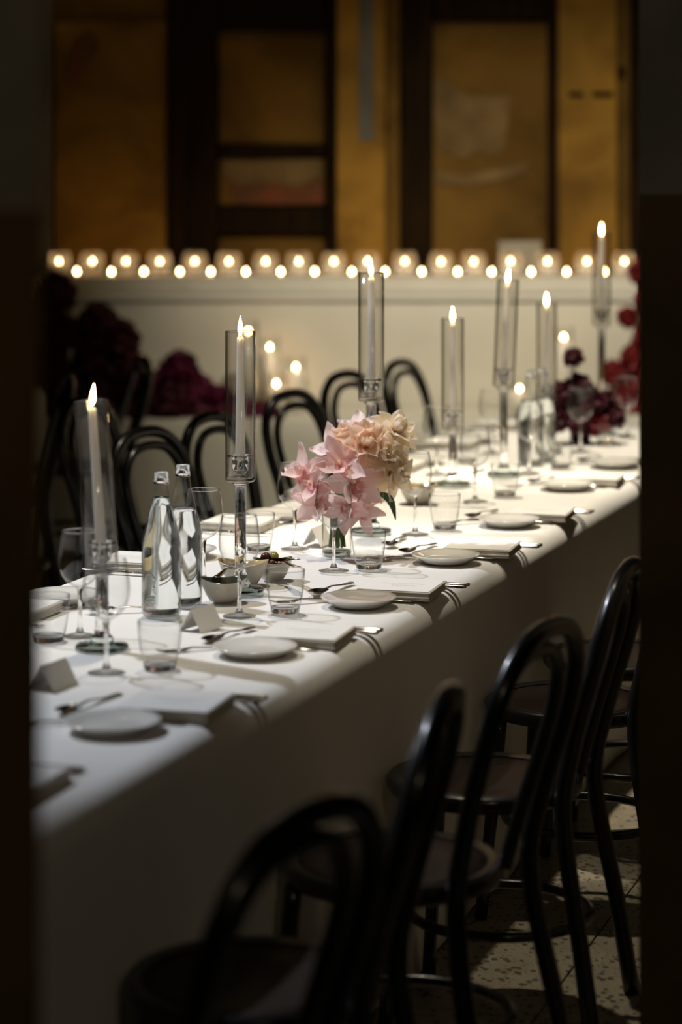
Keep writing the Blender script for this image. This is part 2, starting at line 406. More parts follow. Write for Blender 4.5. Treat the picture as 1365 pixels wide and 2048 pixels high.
# tea lights
def flame_mesh(name, h, r, mat, lean=0):
    pr = [(0, 0), (.55, .08), (.9, .2), (1, .34), (.85, .52), (.55, .72), (.25, .88), (0, 1)]
    mb = MB().lathe([(a*r, b*h) for a, b in pr], 10)
    mb.v = [(x + lean*z, y, z) for x, y, z in mb.v]
    return mb.mesh(name, mat)
tf = flame_mesh('flame', .022, .0068, M['flame_far'])
def votive(rg, hg, hw, label, group, frost=False):
    t = thing('tea_light', label, 'candle', group=group)
    MB().lathe([(rg*.8, .002), (rg, .02), (rg, hg*.6), (rg*.9, hg*.85), (rg*.72, hg)] if frost else [(rg*.9, .002), (rg, .012), (rg, hg), (rg - .002, hg)], 20).build('glass_cup', M['frosted'] if frost else M['glass'], t)
    MB().lathe([(0, .004), (rg - .006, .004), (rg - .006, hw - .002), (rg - .012, hw), (0, hw - .002)], 20).build('wax', M['wax'], t)
    link('flame', tf, t, (0, 0, hw + .004))
    return t
upper = [(118,512),(185,507),(252,515),(320,510),(390,517),(458,515),(532,519),(598,514),(668,522),(736,517),(810,519),(883,519),(948,523),(1022,520),(1096,523),(1175,517),(1250,516)]
lower = [(154,534),(223,535),(288,531),(360,538),(422,536),(492,539),(562,538),(630,537),(704,540),(771,540),(844,542),(916,541),(984,542),(1063,543),(1134,541),(1210,540)]
def place_votive(proto, used, x, y, d):
    o = proto if not used else copy_tree(proto)
    o.location = Vector(((x - 682.5)*d/F, d, rz_)); return o
v1 = votive(.060, .118, .058, 'tea light in a taller frosted cup, in the back row on the white ledge', 'tall tea lights on the ledge', True)
for i, (x, y) in enumerate(upper): place_votive(v1, i, x, y, LD + .52 + random.uniform(-.02, .02))
v2 = votive(.034, .06, .014, 'tea light in a short glass cup, in the front row on the white ledge', 'short tea lights on the ledge')
for i, (x, y) in enumerate(lower): place_votive(v2, i, x, y, LD + .36 + random.uniform(-.015, .015))
low = [(497,660),(540,692),(592,732),(553,765),(598,776),(1128,672),(1040,775),(580,800)]
for i, (x, y) in enumerate(low):
    d = LD - .22 + .09*((i*5) % 3 - 1); hw = max(.02, EYE - (y - YH)*d/F - .018 - bz)
    lab = ['pillar candle in a glass tube on the low bench, tallest of its cluster', 'pillar candle in a glass tube on the low bench, second tallest of its cluster',
           'pillar candle in a glass cup on the low bench, third tallest of its cluster', 'short candle in a glass cup at the cluster on the low bench, beside the shortest',
           'short candle in a glass cup on the low bench, right of its cluster', 'tall pillar candle in a glass tube on the bench behind the red bouquet',
           'short candle in a glass cup on the bench behind the far water bottles', 'shortest candle of the cluster on the low bench'][i]
    t = votive(.045, hw + .06, hw, lab, 'candles on the low bench'); t.name = 'pillar_candle'
    t.location = ((x - 682.5)*d/F, d, bz)
sg = thing('sign_card', 'small blank grey card standing behind the tea lights on the ledge', 'card', ((1041 - 682.5)*(LD+.68)/F, LD + .68, rz_))
MB().slab((-.105, -.004, 0), (.105, .004, .165), .002).build('card_panel', M['signcard'], sg)
MB().box((-.02, .004, 0), (.02, .03, .006)).build('foot', M['signcard'], sg)

# ------------------------------------------------------------------ main table: two overlapping cloths to the floor
E0, E1 = -1.478, -2.376       # near and far long edges
def tablecloth(name, u0, u1, off, label, e0=E0, e1=E1, top=HT, end0=True, end1=True, mat='linen'):
    rc = .05; sec = []
    for k in range(7): sec.append((e1 - .004*(1 - k/6.0), .006 + (top - rc - .006)*k/6.0, 1 - k/6.0, -1))
    for k in range(1, 7):
        a = R(90)*k/6; sec.append((e1 + rc - rc*math.cos(a), top - rc + rc*math.sin(a), 0, -1))
    for k in range(1, 6): sec.append((e1 + rc + (e0 - e1 - 2*rc)*k/6, top, 0, 0))
    for k in range(0, 7):
        a = R(90)*k/6; sec.append((e0 - rc + rc*math.sin(a), top - rc + rc*math.cos(a), 0, 1))
    for k in range(1, 7): sec.append((e0 + .004*k/6.0, top - rc - (top - rc - .006)*k/6.0, k/6.0, 1))
    nu = int((u1-u0)/.05); vs = []; fs = []; m = len(sec)
    for i in range(nu + 1):
        u = u0 + (u1-u0)*i/nu
        for (n, z, w, sd) in sec:
            wave = (math.sin(u*9.3) + .7*math.sin(u*17.1 + 1.3))*.007*w*sd
            o = off*(1 if sd >= 0 else -1) if z < top - .001 else 0
            vs.append(un(u, n + wave + o, z + off))
    for i in range(nu):
        for k in range(m-1): fs.append((i*m+k, (i+1)*m+k, (i+1)*m+k+1, i*m+k+1))
    mb = MB().add(vs, fs)
    def endcap(i, flip):
        a = [i*m + k for k in range(m)]; mb.f.append(tuple(a if flip else reversed(a))); mb.sm.append(False)
    if end0: endcap(0, True)
    if end1: endcap(nu, False)
    return tag(mb.build(name, M[mat]), label, 'tablecloth')
SEAM = tou(px(742, 1288))
tablecloth('tablecloth', SEAM - .12, 8.75, 0, 'white tablecloth under the pink bouquet, draped to the floor along the long table', end0=False)
tablecloth('tablecloth', 2.9, SEAM, .004, 'white tablecloth under the leaning candle, its hem overlapping the next cloth', end1=False)

# second table behind, at the left
tablecloth('tablecloth', 6.5, 9.5, 0, 'white tablecloth on the second table behind the dark chairs', e0=-4.58, e1=-5.22)

# ------------------------------------------------------------------ bentwood chairs
def make_chair():
    t = thing('bentwood_chair', '', 'chair')
    B = M['bentwood']
    MB().lathe([(.160, .452), (.188, .445), (.195, .455), (.195, .470), (.187, .478), (.166, .474)], 36).build('seat_ring', B, t)
    MB().lathe([(0, .455), (.166, .455), (.166, .472), (.12, .466), (0, .463)], 36).build('seat_panel', M['seat'], t)
    half = [(.200, -.262, .004), (.186, -.232, .2), (.160, -.192, .44), (.170, -.212, .58), (.186, -.248, .71), (.172, -.275, .815), (.105, -.289, .884), (0, -.292, .903)]
    pts = half + [(-x, y, z) for x, y, z in reversed(half[:-1])]
    MB().tube(spline(pts, 6), .0175, 10).build('back_hoop', B, t)
    half = [(.108, -.165, .455), (.122, -.192, .56), (.143, -.228, .69), (.136, -.253, .78), (.085, -.267, .846), (0, -.270, .864)]
    pts = half + [(-x, y, z) for x, y, z in reversed(half[:-1])]
    MB().tube(spline(pts, 6), .0135, 10).build('inner_hoop', B, t)
    for s in (-1, 1):
        MB().tube(spline([(s*.135, .125, .45), (s*.148, .14, .25), (s*.172, .16, .004)], 5), [.016]*6 + [.0145]*5, 10).build('leg', B, t)
    ring = [(.178*math.cos(a), -.03 + .18*math.sin(a), .21) for a in [2*math.pi*i/36 for i in range(36)]]
    MB().tube(ring, .0105, 8, closed=True).build('stretcher_ring', B, t)
    return t
chair0 = make_chair(); first = [True]
def chair(x, y, facing, yaw, label, group=None):
    "chair whose hoop top shows at photo pixel x, y (hoop top stands 0.92 m high)"
    top = px(x, y, .905); f = facing.copy(); f.rotate(Euler((0, 0, R(yaw))))
    rz = math.atan2(-f.x, f.y)
    o = chair0 if first[0] else copy_tree(chair0); first[0] = False
    o.location = (top.x + f.x*.292, top.y + f.y*.292, 0); o.rotation_euler = (0, 0, rz)
    o['label'] = label
    if group: o['group'] = group
    return o
away = -N; tow = N.copy()
chair(628, 1622, away, -12, 'black bentwood chair first past the left door pier, on the doorway side')
chair(894, 1392, away, 8, 'black bentwood chair by the tablecloth seam, second from the left door pier')
chair(1098, 1254, away, -8, 'black bentwood chair on the doorway side, third from the left door pier')
def chair_un(u, n, yaw, label):
    p = un(u, n); q = EYE - .905
    return chair(682.5 + p.x*F/p.y, YH + q*F/p.y, away, yaw, label)
chair_un(4.66, -.985, 2, 'black bentwood chair half hidden by the right door pier')
chair_un(5.38, -.985, -3, 'black bentwood chair on the doorway side, second behind the right door pier')
chair_un(5.95, -.985, 2, 'black bentwood chair on the doorway side, third behind the right door pier')
chair(288, 862, tow, -14, 'black bentwood chair across the table, its hoop directly behind the near water bottles')
chair(420, 832, tow, -10, 'black bentwood chair across the table, behind the second tall candle tube')
chair(580, 786, tow, -14, 'black bentwood chair across the table, directly left of the pink bouquet')
chair(690, 747, tow, -14, 'black bentwood chair across the table, its hoop rising behind the pink bouquet')
chair(800, 724, tow, -8, 'black bentwood chair across the table, right of the tallest candle by the bouquet')
chair(165, 800, tow, -6, 'black bentwood chair across the table, behind the leaning candle tube')
chair(138, 757, away, 30, 'black bentwood chair at the second table, nearer the left door pier')
chair(288, 717, away, 35, 'black bentwood chair at the second table, against the dark red flowers')

# ------------------------------------------------------------------ cutlery prototypes (lie along +Y: handle at -Y)
def strip(mb, prof, t=.0022):
    "prof: (y, half width, z)"
    vs = []; fs = []
    for y, w, z in prof: vs += [(-w, y, z), (-w*.6, y, z + t), (w*.6, y, z + t), (w, y, z)]
    for i in range(len(prof)-1):
        for k in range(4): a = i*4 + k; b = i*4 + (k+1) % 4; fs.append((a, b, b + 4, a + 4))
    n = len(prof); fs += [(3, 2, 1, 0), (n*4-4, n*4-3, n*4-2, n*4-1)]
    return mb.add(vs, fs)
def fork_mesh():
    mb = strip(MB(), [(-.095, .006, .001), (-.09, .0105, .001), (-.06, .0085, .0015), (.0, .0045, .004), (.03, .004, .006), (.042, .009, .004), (.05, .0125, .002), (.062, .0125, .0015)])
    for k in range(4): strip(mb, [(.060, .0017, .0015), (.08, .0017, .002), (.1, .0008, .006)]) if False else mb.add([(x + (k-1.5)*.0068, y, z) for x, y, z in [(-.0017,.06,.0015),(.0017,.06,.0015),(.0017,.06,.0038),(-.0017,.06,.0038),(-.0013,.085,.002),(.0013,.085,.002),(.0013,.085,.004),(-.0013,.085,.004),(-.0006,.102,.007),(.0006,.102,.007),(.0006,.102,.008),(-.0006,.102,.008)]], [(3,2,1,0),(0,1,5,4),(1,2,6,5),(2,3,7,6),(3,0,4,7),(4,5,9,8),(5,6,10,9),(6,7,11,10),(7,4,8,11),(8,9,10,11)])
    return mb.mesh('fork', M['silver'])
def knife_mesh():
    mb = MB(); strip(mb, [(-.115, .006, .001), (-.11, .009, .0005), (-.07, .0085, .0005), (-.01, .006, .001), (.0, .0065, .001)], .006)
    strip(mb, [(-.002, .0065, .003), (.02, .009, .003), (.06, .0095, .003), (.095, .007, .003), (.11, .001, .003)], .0014)
    return mb.mesh('knife', M['silver'])
def spoon_mesh():
    mb = strip(MB(), [(-.1, .005, .001), (-.095, .0095, .001), (-.06, .008, .002), (0, .0038, .008), (.03, .004, .007), (.04, .006, .005)])
    vs = []; fs = []; nr, ns = 5, 18
    vs.append((0, .066, .001))
    for i in range(1, nr + 1):
        for k in range(ns):
            a = 2*math.pi*k/ns; r = i/nr
            vs.append((.0205*r*math.sin(a), .066 + .031*r*math.cos(a), .001 + .0085*r*r))
    for k in range(ns): fs.append((0, 1 + k, 1 + (k+1) % ns))
    for i in range(nr-1):
        for k in range(ns):
            a = 1 + i*ns + k; b = 1 + i*ns + (k+1) % ns; fs.append((a, a + ns, b + ns, b))
    mb.add(vs, fs); return mb.mesh('spoon', M['silver'])
FORK, KNIFE, SPOON = fork_mesh(), knife_mesh(), spoon_mesh()
def cutlery(me, kind, u, n, ang, label, z=.0, tilt=0, group=None):
    "ang: heading of the business end, degrees anticlockwise from the direction away from the doorway side"
    d = (-N).copy(); d.rotate(Euler((0, 0, R(ang)))); rz = math.atan2(-d.x, d.y)
    o = link(kind, me, None, un(u, n, HT + .0045 + z), (R(tilt), 0, rz))
    return tag(o, label, kind.split('_')[-1], group)

# ------------------------------------------------------------------ tableware prototypes
PLATE = MB().lathe([(0, .004), (.048, .004), (.052, .001), (.056, .001), (.06, .006), (.079, .0155), (.0815, .0175), (.0805, .0195), (.070, .0165), (.056, .0105), (.045, .0085), (0, .008)], 48).mesh('side_plate', M['plate'])
def wine_glass_meshes():
    bowl = MB().lathe([(.0045, .098), (.012, .100), (.026, .109), (.037, .124), (.0425, .143), (.0432, .158), (.0415, .178), (.0385, .196), (.0365, .209), (.0358, .2095), (.0352, .209)], 36).mesh('bowl', M['glass'])
    stem = MB().lathe([(0, .1005), (.006, .0995), (.0065, .096), (.0045, .088), (.0038, .065), (.0037, .04), (.0045, .02), (.0085, .0092), (.0092, .0082), (0, .0078)][::-1], 28).mesh('stem', M['crystal'])
    foot = MB().lathe([(.009, .0085), (.02, .0045), (.034, .002), (.0355, .001), (.034, 0), (.0, .0005)][::-1], 36).mesh('foot', M['glass'])
    rim = MB().tube([(.0359*math.cos(2*math.pi*i/40), .0359*math.sin(2*math.pi*i/40), .2095) for i in range(40)], .0007, 5, closed=True).mesh('rim', M['crystal'])
    return bowl, stem, rim, foot
WG = wine_glass_meshes()
def wine_glass(p, label, s=1.0, group=None):
    t = thing('wine_glass', label, 'glass', (p.x, p.y, HT + .0045), random.uniform(0, 6), group); t.scale = (s, s, s)
    link('bowl', WG[0], t); link('stem', WG[1], t); link('foot', WG[3], t); link('rim', WG[2], t); return t
TUM = (MB().lathe([(.0305, .012), (.033, .02), (.0375, .045), (.0402, .07), (.0412, .0905), (.0404, .091)], 36).mesh('wall', M['glass']),
       MB().lathe([(0, 0), (.027, 0), (.0295, .002), (.0308, .012), (.0300, .0135), (.022, .0125), (0, .0115)], 32).mesh('thick_base', M['crystal']),
       MB().tube([(.0408*math.cos(2*math.pi*i/40), .0408*math.sin(2*math.pi*i/40), .091) for i in range(40)], .0008, 5, closed=True).mesh('rim', M['crystal']))
def tumbler(p, label, group=None, s=1.0):
    t = thing('tumbler', label, 'glass', (p.x, p.y, HT + .0045), 0, group); t.scale = (s, s, s)
    for n_, me in zip(('wall', 'thick_base', 'rim'), TUM): link(n_, me, t)
    return t

# folded napkin with menu card
def napkin_meshes():
    a = .082; b = .082; out = []
    for k in range(4):
        z0 = k*.0048; j = .0016*((k*7) % 3 - 1)
        out.append(MB().slab((-a + j, -b + abs(j), z0), (a - j*.5, b - j, z0 + .0046), .0018).mesh('cloth_fold', M['napkin']))
    return out
NAP = napkin_meshes()
MENU = MB().box((-.079, -.079, 0), (.079, .079, .0008)).mesh('menu_card', M['card'])
def script_mesh(seed):
    rnd = random.Random(seed); mb = MB()
    for (y, x0, x1) in ((.012, -.045, .05), (-.012, -.02, .035)):
        pts = []; x = x0
        k = 0
        while x < x1:
            pts.append((x + .002*math.sin(k*1.7), y + (.0045 + .005*(rnd.random() > .8))*math.sin(k*1.25) + .001*rnd.random(), .0009)); x += .0016; k += 1
        q = spline(pts, 2)
        for a, b in zip(q, q[1:]):
            d = (b - a); nn = Vector((-d.y, d.x, 0)).normalized()*.00035
            mb.add([a - nn, b - nn, b + nn, a + nn], [(0, 1, 2, 3)], False)
    return mb.mesh('lettering', M['ink'])
SCR = [script_mesh(k) for k in range(4)]
def napkin(u, n, rot, lab_n, lab_m, k=0):
    p = un(u, n, HT + .0045); rz = -TH + R(rot)
    t = thing('folded_napkin', lab_n, 'napkin', p, rz)
    for me in NAP: link('cloth_fold', me, t)
    m = link('menu_card', MENU, None, p + Vector((0, 0, .0194)), (0, 0, rz)); tag(m, lab_m, 'card')
    s = link('lettering', SCR[k % 4], m, (0, 0, 0), (0, 0, R(0)))
    return t
def place_card(p, rz, label):
    w, h, dpt, t = .042, .045, .026, .0006
    vs = [(-w, -dpt, 0), (w, -dpt, 0), (w, 0, h), (-w, 0, h), (-w, dpt, 0), (w, dpt, 0), (-w, -dpt + .001, 0), (w, -dpt + .001, 0), (w, 0, h - .0015), (-w, 0, h - .0015), (-w, dpt - .001, 0), (w, dpt - .001, 0)]
    fs = [(0, 1, 2, 3), (3, 2, 5, 4), (7, 6, 9, 8), (8, 9, 10, 11), (0, 3, 9, 6), (3, 4, 10, 9), (2, 1, 7, 8), (5, 2, 8, 11)]
    o = MB().add(vs, fs, False).build('place_card', M['card'], None, (p.x, p.y, HT + .0045), (0, 0, rz)); return tag(o, label, 'card')

# ------------------------------------------------------------------ near side place settings (anchored by the side plates)
near = [((225, 1452), 'by the leaning candle'), ((510, 1302), 'in front of the olive bowls'), ((718, 1203), 'in front of the pink bouquet'),
        ((892, 1117), 'first past the pink bouquet'), ((1018, 1044), 'second past the pink bouquet'),
        ((1134, 972), 'in front of the far water bottles'), ((1230, 928), 'in front of the dark red bouquet')]
for k, ((x, y), where) in enumerate(near):
    p = px(x, y, HT + .012); u, n = tou(p), ton(p)
    tag(link('side_plate', PLATE, None, (p.x, p.y, HT + .0045)), 'white china side plate at the setting ' + where, 'plate')
    nu, nn = u + .162, n + .045
    napkin(nu, nn, random.uniform(2, 6), 'folded cream napkin at the setting ' + where, 'white menu card lying on the napkin ' + where, k)
    cutlery(FORK, 'dinner_fork', u + .068, n + .005 - .0, 5, 'steel dinner fork at the setting ' + where)
    cutlery(FORK, 'salad_fork', u + .015, n - .105, 40, 'steel fork lying aslant at the setting ' + where)
    g = 'knives at the setting ' + where
    for j in range(2): cutlery(KNIFE, 'table_knife', nu + .108 + .024*j, n + .045 + .0*j, 2 + 2*j, 'steel knife beside the napkin at the setting ' + where, group=g)
    cutlery(SPOON, 'dessert_spoon', u + .16, n - .115, 82, 'steel dessert spoon above the napkin at the setting ' + where)
# setting mostly hidden behind the left door pier
w0 = 'next to the left door pier'
p = px(150, 1556); u, n = tou(p), ton(p)
for j in range(2): cutlery(KNIFE, 'table_knife', u + .02*j, n - .11, 1, 'steel knife beside the napkin at the setting ' + w0, group='knives at the setting ' + w0)
napkin(u - .115, n - .07, 3, 'folded cream napkin at the setting ' + w0, 'white menu card on the napkin ' + w0, 1)

for (x, y), lab in [((213, 1346), 'wine glass in front of the leaning candle tube'), ((479, 1233), 'wine glass in front of the olive bowls and the second candle'),
                    ((668, 1142), 'wine glass in front of the pink bouquet vase'), ((831, 1069), 'wine glass right of the pink bouquet, in front of the snack bowl'),
                    ((951, 1003), 'wine glass in front of the fourth and fifth candle tubes'), ((1059, 946), 'wine glass in front of the far water bottles'),
                    ((1162, 903), 'wine glass in front of the dark red bouquet'), ((1256, 874), 'wine glass beside the right door pier, past the red bouquet'),
                    ((160, 1273), 'wine glass on the far side, behind the leaning candle'), ((408, 1166), 'wine glass on the far side, behind the near water bottles'),
                    ((590, 1098), 'wine glass on the far side, left of the pink bouquet vase'), ((874, 949), 'wine glass on the far side, left of the fourth candle tube'),
                    ((985, 907), 'wine glass on the far side, left of the fifth candle tube'), ((760, 1000), 'wine glass on the far side, hidden behind the pink bouquet')]:
    wine_glass(px(x, y, HT + .0045), lab)
for (x, y), lab in [((320, 1340), 'empty tumbler in front of the near water bottles'), ((571, 1226), 'empty tumbler in front of the olive bowls'),
                    ((738, 1137), 'empty tumbler right of the pink bouquet vase'), ((890, 1058), 'empty tumbler in front of the snack bowl'),
                    ((1011, 992), 'empty tumbler in front of the fifth candle'), ((1121, 936), 'empty tumbler in front of the far water bottles'),
                    ((1213, 888), 'empty tumbler in front of the dark red bouquet'), ((98, 1283), 'empty tumbler beside the left door pier'),
                    ((517, 1101), 'empty tumbler on the far side, behind the second candle'), ((935, 925), 'empty tumbler on the far side, between the fourth and fifth candles')]:
    tumbler(px(x, y, HT + .0045), lab)
for (x, y), rz, lab in [((108, 1378), 1.15, 'folded white place card left of the nearest plate'), ((404, 1262), 1.05, 'folded white place card right of the near water bottles'),
                        ((636, 1092), 1.2, 'folded white place card left of the bouquet vase')]:
    place_card(px(x, y), rz, lab)
cutlery(SPOON, 'serving_spoon', tou(px(262, 1226)), ton(px(262, 1226)), 30, 'steel spoon lying left of the near water bottles')
cutlery(SPOON, 'serving_spoon', tou(px(792, 1088)), ton(px(792, 1088)), 95, 'steel spoon lying right of the bouquet vase')

# far side settings
wf = ['beside the left door pier', 'behind the near water bottles', 'behind the second candle', 'behind the pink bouquet', 'behind the bouquet\'s tall candle', 'left of the fourth candle', 'behind the fifth candle']
for k in range(7):
    u = 4.55 + .66*k; n = -2.27
    napkin(u, n, random.uniform(-5, 5), 'folded cream napkin on the far side ' + wf[k], 'white menu card on the far napkin ' + wf[k], k + 1)
    p = un(u + .175, n + .04)
    tag(link('side_plate', PLATE, None, (p.x, p.y, HT + .0045)), 'white china side plate on the far side ' + wf[k], 'plate')
    cutlery(KNIFE, 'table_knife', u - .11, n + .02, 180, 'steel knife on the far side ' + wf[k])
    cutlery(FORK, 'dinner_fork', u + .088, n + .0, 180, 'steel fork on the far side ' + wf[k])

# ------------------------------------------------------------------ candles in glass tubes on crystal stems
FL = {}
def candle_holder(x, y, stem, label, tilt=(0, 0), lean=0.0, rz=0, hc=.318):
    "x, y: foot on the table; stem: height of the tube's floor"
    p = px(x, y); t = thing('candle_holder', label, 'candle holder', (p.x, p.y, HT + .0045), rz)
    MB().lathe([(0, 0), (.049, 0), (.0515, .002), (.0515, .008), (.049, .011), (.024, .013), (.0225, .016), (.0225, .024), (.016, .030), (0, .030)], 40).build('foot', M['crystal_base'], t)
    MB().lathe([(0, .0305), (.0145, .0305), (.0145, .04), (.0125, .045), (.0125, stem - .006), (.02, stem - .003), (.02, stem), (0, stem)], 28).build('stem', M['crystal'], t)
    up = link('tube', MB().lathe([(0, 0), (.030, 0), (.0328, .003), (.0332, .006), (.0332, .328), (.0318, .3285), (.0308, .327), (.0308, .010), (.028, .008), (0, .008)], 44).mesh('tube', M['tube_glass']), t, (0, 0, stem + .001), (R(tilt[0]), R(tilt[1]), 0))
    MB().tube([(.0325*math.cos(2*math.pi*i/44), .0325*math.sin(2*math.pi*i/44), .3285) for i in range(44)], .0008, 5, closed=True).build('tube_rim', M['crystal'], up)
    MB().lathe([(0, .008), (.013, .008), (.013, .010), (.0085, .012), (.0085, .015), (.017, .022), (.0195, .034), (.0185, .044), (.020, .049), (.029, .0535), (.029, .0555), (.0205, .0565), (.0125, .0555), (.0122, .026), (0, .026)], 32).build('candle_cup', M['crystal'], t, (0, 0, stem + .002))
    c = thing('taper_candle', label.replace('crystal candle holder', 'tall white taper candle'), 'candle', (p.x, p.y, HT + .0045 + stem + .029), rz)
    c.rotation_euler = (R(tilt[0]), R(tilt[1]), rz)
    MB().lathe([(0, 0), (.0115, 0), (.0112, .03), (.0095, .15), (.0078, hc - .036), (.0072, hc - .031), (.0058, hc - .030), (0, hc - .0315)], 20).build('wax_body', M['wax'], c)
    MB().tube([(0, 0, hc - .032), (.0004, 0, hc - .026), (.0012, 0, hc - .022)], .0007, 6).build('wick', M['wick'], c)
    link('flame', flame_mesh('flame', .043, .0056, M['flame'], lean), c, (0, 0, hc - .026))
    return t
candle_holder(204, 1304, .150, 'crystal candle holder with a leaning glass tube, nearest the left door pier', (0, -3.8), .16)
candle_holder(481, 1189, .243, 'crystal candle holder behind the olive bowls', (0, 0), 0)
candle_holder(743, 1069, .336, 'crystal candle holder with a tall stem, right behind the pink bouquet', (0, 0), -.05)
candle_holder(906, 974, .163, 'crystal candle holder with a short stem, behind the snack bowl', (0, 0), 0)
candle_holder(1008, 955, .268, 'crystal candle holder with a slightly tilted tube, left of the far water bottles', (0, 2.4), .03)
candle_holder(1094, 905, .162, 'crystal candle holder right behind the far water bottles', (0, 0), 0)
candle_holder(1204, 872, .383, 'crystal candle holder with the tallest stem, behind the dark red bouquet', (0, 0), 0)

# ------------------------------------------------------------------ water bottles
def bottle(x, y, s, label, level):
    p = px(x, y); t = thing('water_bottle', label, 'bottle', (p.x, p.y, HT + .0045)); t.scale = (s, s, s)
    pr = [(0, .006), (.030, .003), (.038, .001), (.0405, .004), (.0412, .012), (.0412, .135), (.0405, .150), (.0365, .172), (.0295, .200), (.0225, .228), (.0172, .250), (.0150, .266), (.0142, .272)]
    MB().lathe(pr, 44).build('body', M['bottle_glass'], t)
    nk = [(.0142, .272), (.0166, .2735), (.0166, .277), (.0146, .279), (.0157, .281), (.0146, .284), (.0157, .287), (.0146, .290), (.0155, .293), (.0150, .297), (.0120, .2975), (.0118, .272)]
    MB().lathe(nk, 28).build('neck_finish', M['crystal'], t)
    ins = [(0, .009), (.030, .0065), (.0375, .006), (.0385, .012)]
    body = [(r - .0022, z) for r, z in pr[5:] if z < level]
    def rad(z):
        for (r0, z0), (r1, z1) in zip(pr[5:], pr[6:]):
            if z0 <= z <= z1: return r0 + (r1-r0)*(z-z0)/(z1-z0)
    rl = rad(level) - .0022
    MB().lathe(ins + body + [(rl, level), (rl - .0015, level - .0008), (0, level - .0012)], 44).build('water', M['water'], t)
    return t
bottle(323, 1234, 1.0, 'clear glass water bottle standing in front of the other near bottle', .245)
bottle(366, 1212, 1.0, 'clear glass water bottle standing behind the other near bottle', .205)
bottle(1062, 930, 1.0, 'clear glass water bottle left of its twin near the dark red bouquet', .20)
bottle(1087, 922, 1.0, 'clear glass water bottle touching the dark red bouquet', .20)

# ------------------------------------------------------------------ snack bowls, olives, serving cutlery
def oval_bowl(x, y, rx, ry, h, rz, label, inner, wav=.1):
    p = px(x, y); t = thing('snack_bowl', label, 'bowl', (p.x, p.y, HT + .0045), rz)
    def surf(rows):
        mb = MB(); seg = 36; vs = []; fs = []
        for (k, z) in rows:
            for i in range(seg):
                a = 2*math.pi*i/seg; up = 1 + wav*math.cos(2*a)*(z/h)
                vs.append((rx*k*math.cos(a), ry*k*math.sin(a), z*up))
        for j in range(len(rows)-1):
            for i in range(seg): fs.append((j*seg+i, j*seg+(i+1) % seg, (j+1)*seg+(i+1) % seg, (j+1)*seg+i))
        fs.append(tuple(range(seg-1, -1, -1)) if rows[0][1] < rows[-1][1] else tuple(range((len(rows)-1)*seg, len(rows)*seg)))
        return mb.add(vs, fs)
    surf([(.48, 0), (.56, .002), (.72, h*.3), (.88, h*.65), (.97, h*.95), (1, h)]).build('outer_shell', M['bowl_out'], t)
    surf([(1, h), (.985, h*1.02), (.95, h*.98), (.84, h*.62), (.68, h*.3), (.5, .007)]).build('glazed_inside', inner, t)
    return t
oval_bowl(447, 1206, .052, .044, .048, .2, 'small stoneware bowl with dark glazed inside, beside the near water bottles', M['bowl_in'])
b2 = px(487, 1176)
oval_bowl(487, 1172, .058, .046, .050, -.2, 'small stoneware bowl with honey glazed inside, behind the wine glass', M['bowl_gold'])
oval_bowl(546, 1162, .045, .040, .044, .1, 'small stoneware bowl of olives behind the tumbler', M['bowl_in'])
oval_bowl(836, 1008, .055, .055, .052, 0, 'round snack bowl with serving spoons, right of the pink bouquet', M['bowl_gold'])
ob = px(546, 1162)
olv = MB().ball((0, 0, 0), (.0105, .0105, .0125), 12)
OD = olv.mesh('olive', M['olive_dark']); OG = MB().ball((0, 0, 0), (.0100, .0100, .012), 12).mesh('olive', M['olive_green'])
k = 0
for (dx, dy, dz) in [(-.018, 0, .016), (.004, .014, .016), (.004, -.014, .016), (.022, 0, .018), (-.008, 0, .034), (.012, .004, .035), (-.02, .012, .032), (-.022, -.010, .034), (.0, -.018, .036), (.024, -.008, .036), (-.006, .016, .038), (.004, -.002, .052), (-.016, -.002, .050)]:
    g = k % 4 == 3
    o = link('olive', OG if g else OD, None, (ob.x + dx, ob.y + dy, HT + .0045 + dz), (random.random()*3, random.random()*3, 0))
    tag(o, 'shiny green olive in the olive bowl' if g else 'shiny dark purple olive in the olive bowl', 'olive', 'green olives' if g else 'dark olives'); k += 1
def lay(me, name, a, b, label, cat, mat=None):
    "cutlery piece resting with its handle end at b and its bowl end at a"
    a, b = Vector(a), Vector(b); d = (a - b).normalized(); x = d.cross(Vector((0, 0, 1))).normalized(); z = x.cross(d)
    o = link(name, me); Rm = Matrix((x, d, z)).transposed().to_4x4(); Rm.translation = a - d*.085; o.matrix_world = Rm
    if mat: o.material_slots[0].link = 'OBJECT'; o.material_slots[0].material = mat
    return tag(o, label, cat)
lay(SPOON, 'serving_spoon', ob + Vector((.010, .012, .040)), px(592, 1121, HT + .07), 'steel spoon resting in the olive bowl', 'spoon')
lay(FORK, 'serving_fork', ob + Vector((.014, -.018, .044)), px(598, 1136, HT + .062), 'gilt fork resting in the olive bowl', 'fork', M['gilt'])
bd = px(836, 1008)
lay(SPOON, 'serving_spoon', bd + Vector((.015, .0, .04)), px(958, 944, HT + .085), 'steel spoon leaning out of the snack bowl right of the bouquet, upper of two', 'spoon')
lay(SPOON, 'serving_spoon', bd + Vector((.008, -.032, .038)), px(948, 968, HT + .065), 'steel spoon leaning out of the snack bowl right of the bouquet, lower of two', 'spoon')
bg = px(487, 1172)
lay(SPOON, 'serving_spoon', bg + Vector((-.020, -.012, .040)), px(410, 1166, HT + .055), 'steel spoon resting in the honey glazed bowl', 'spoon')
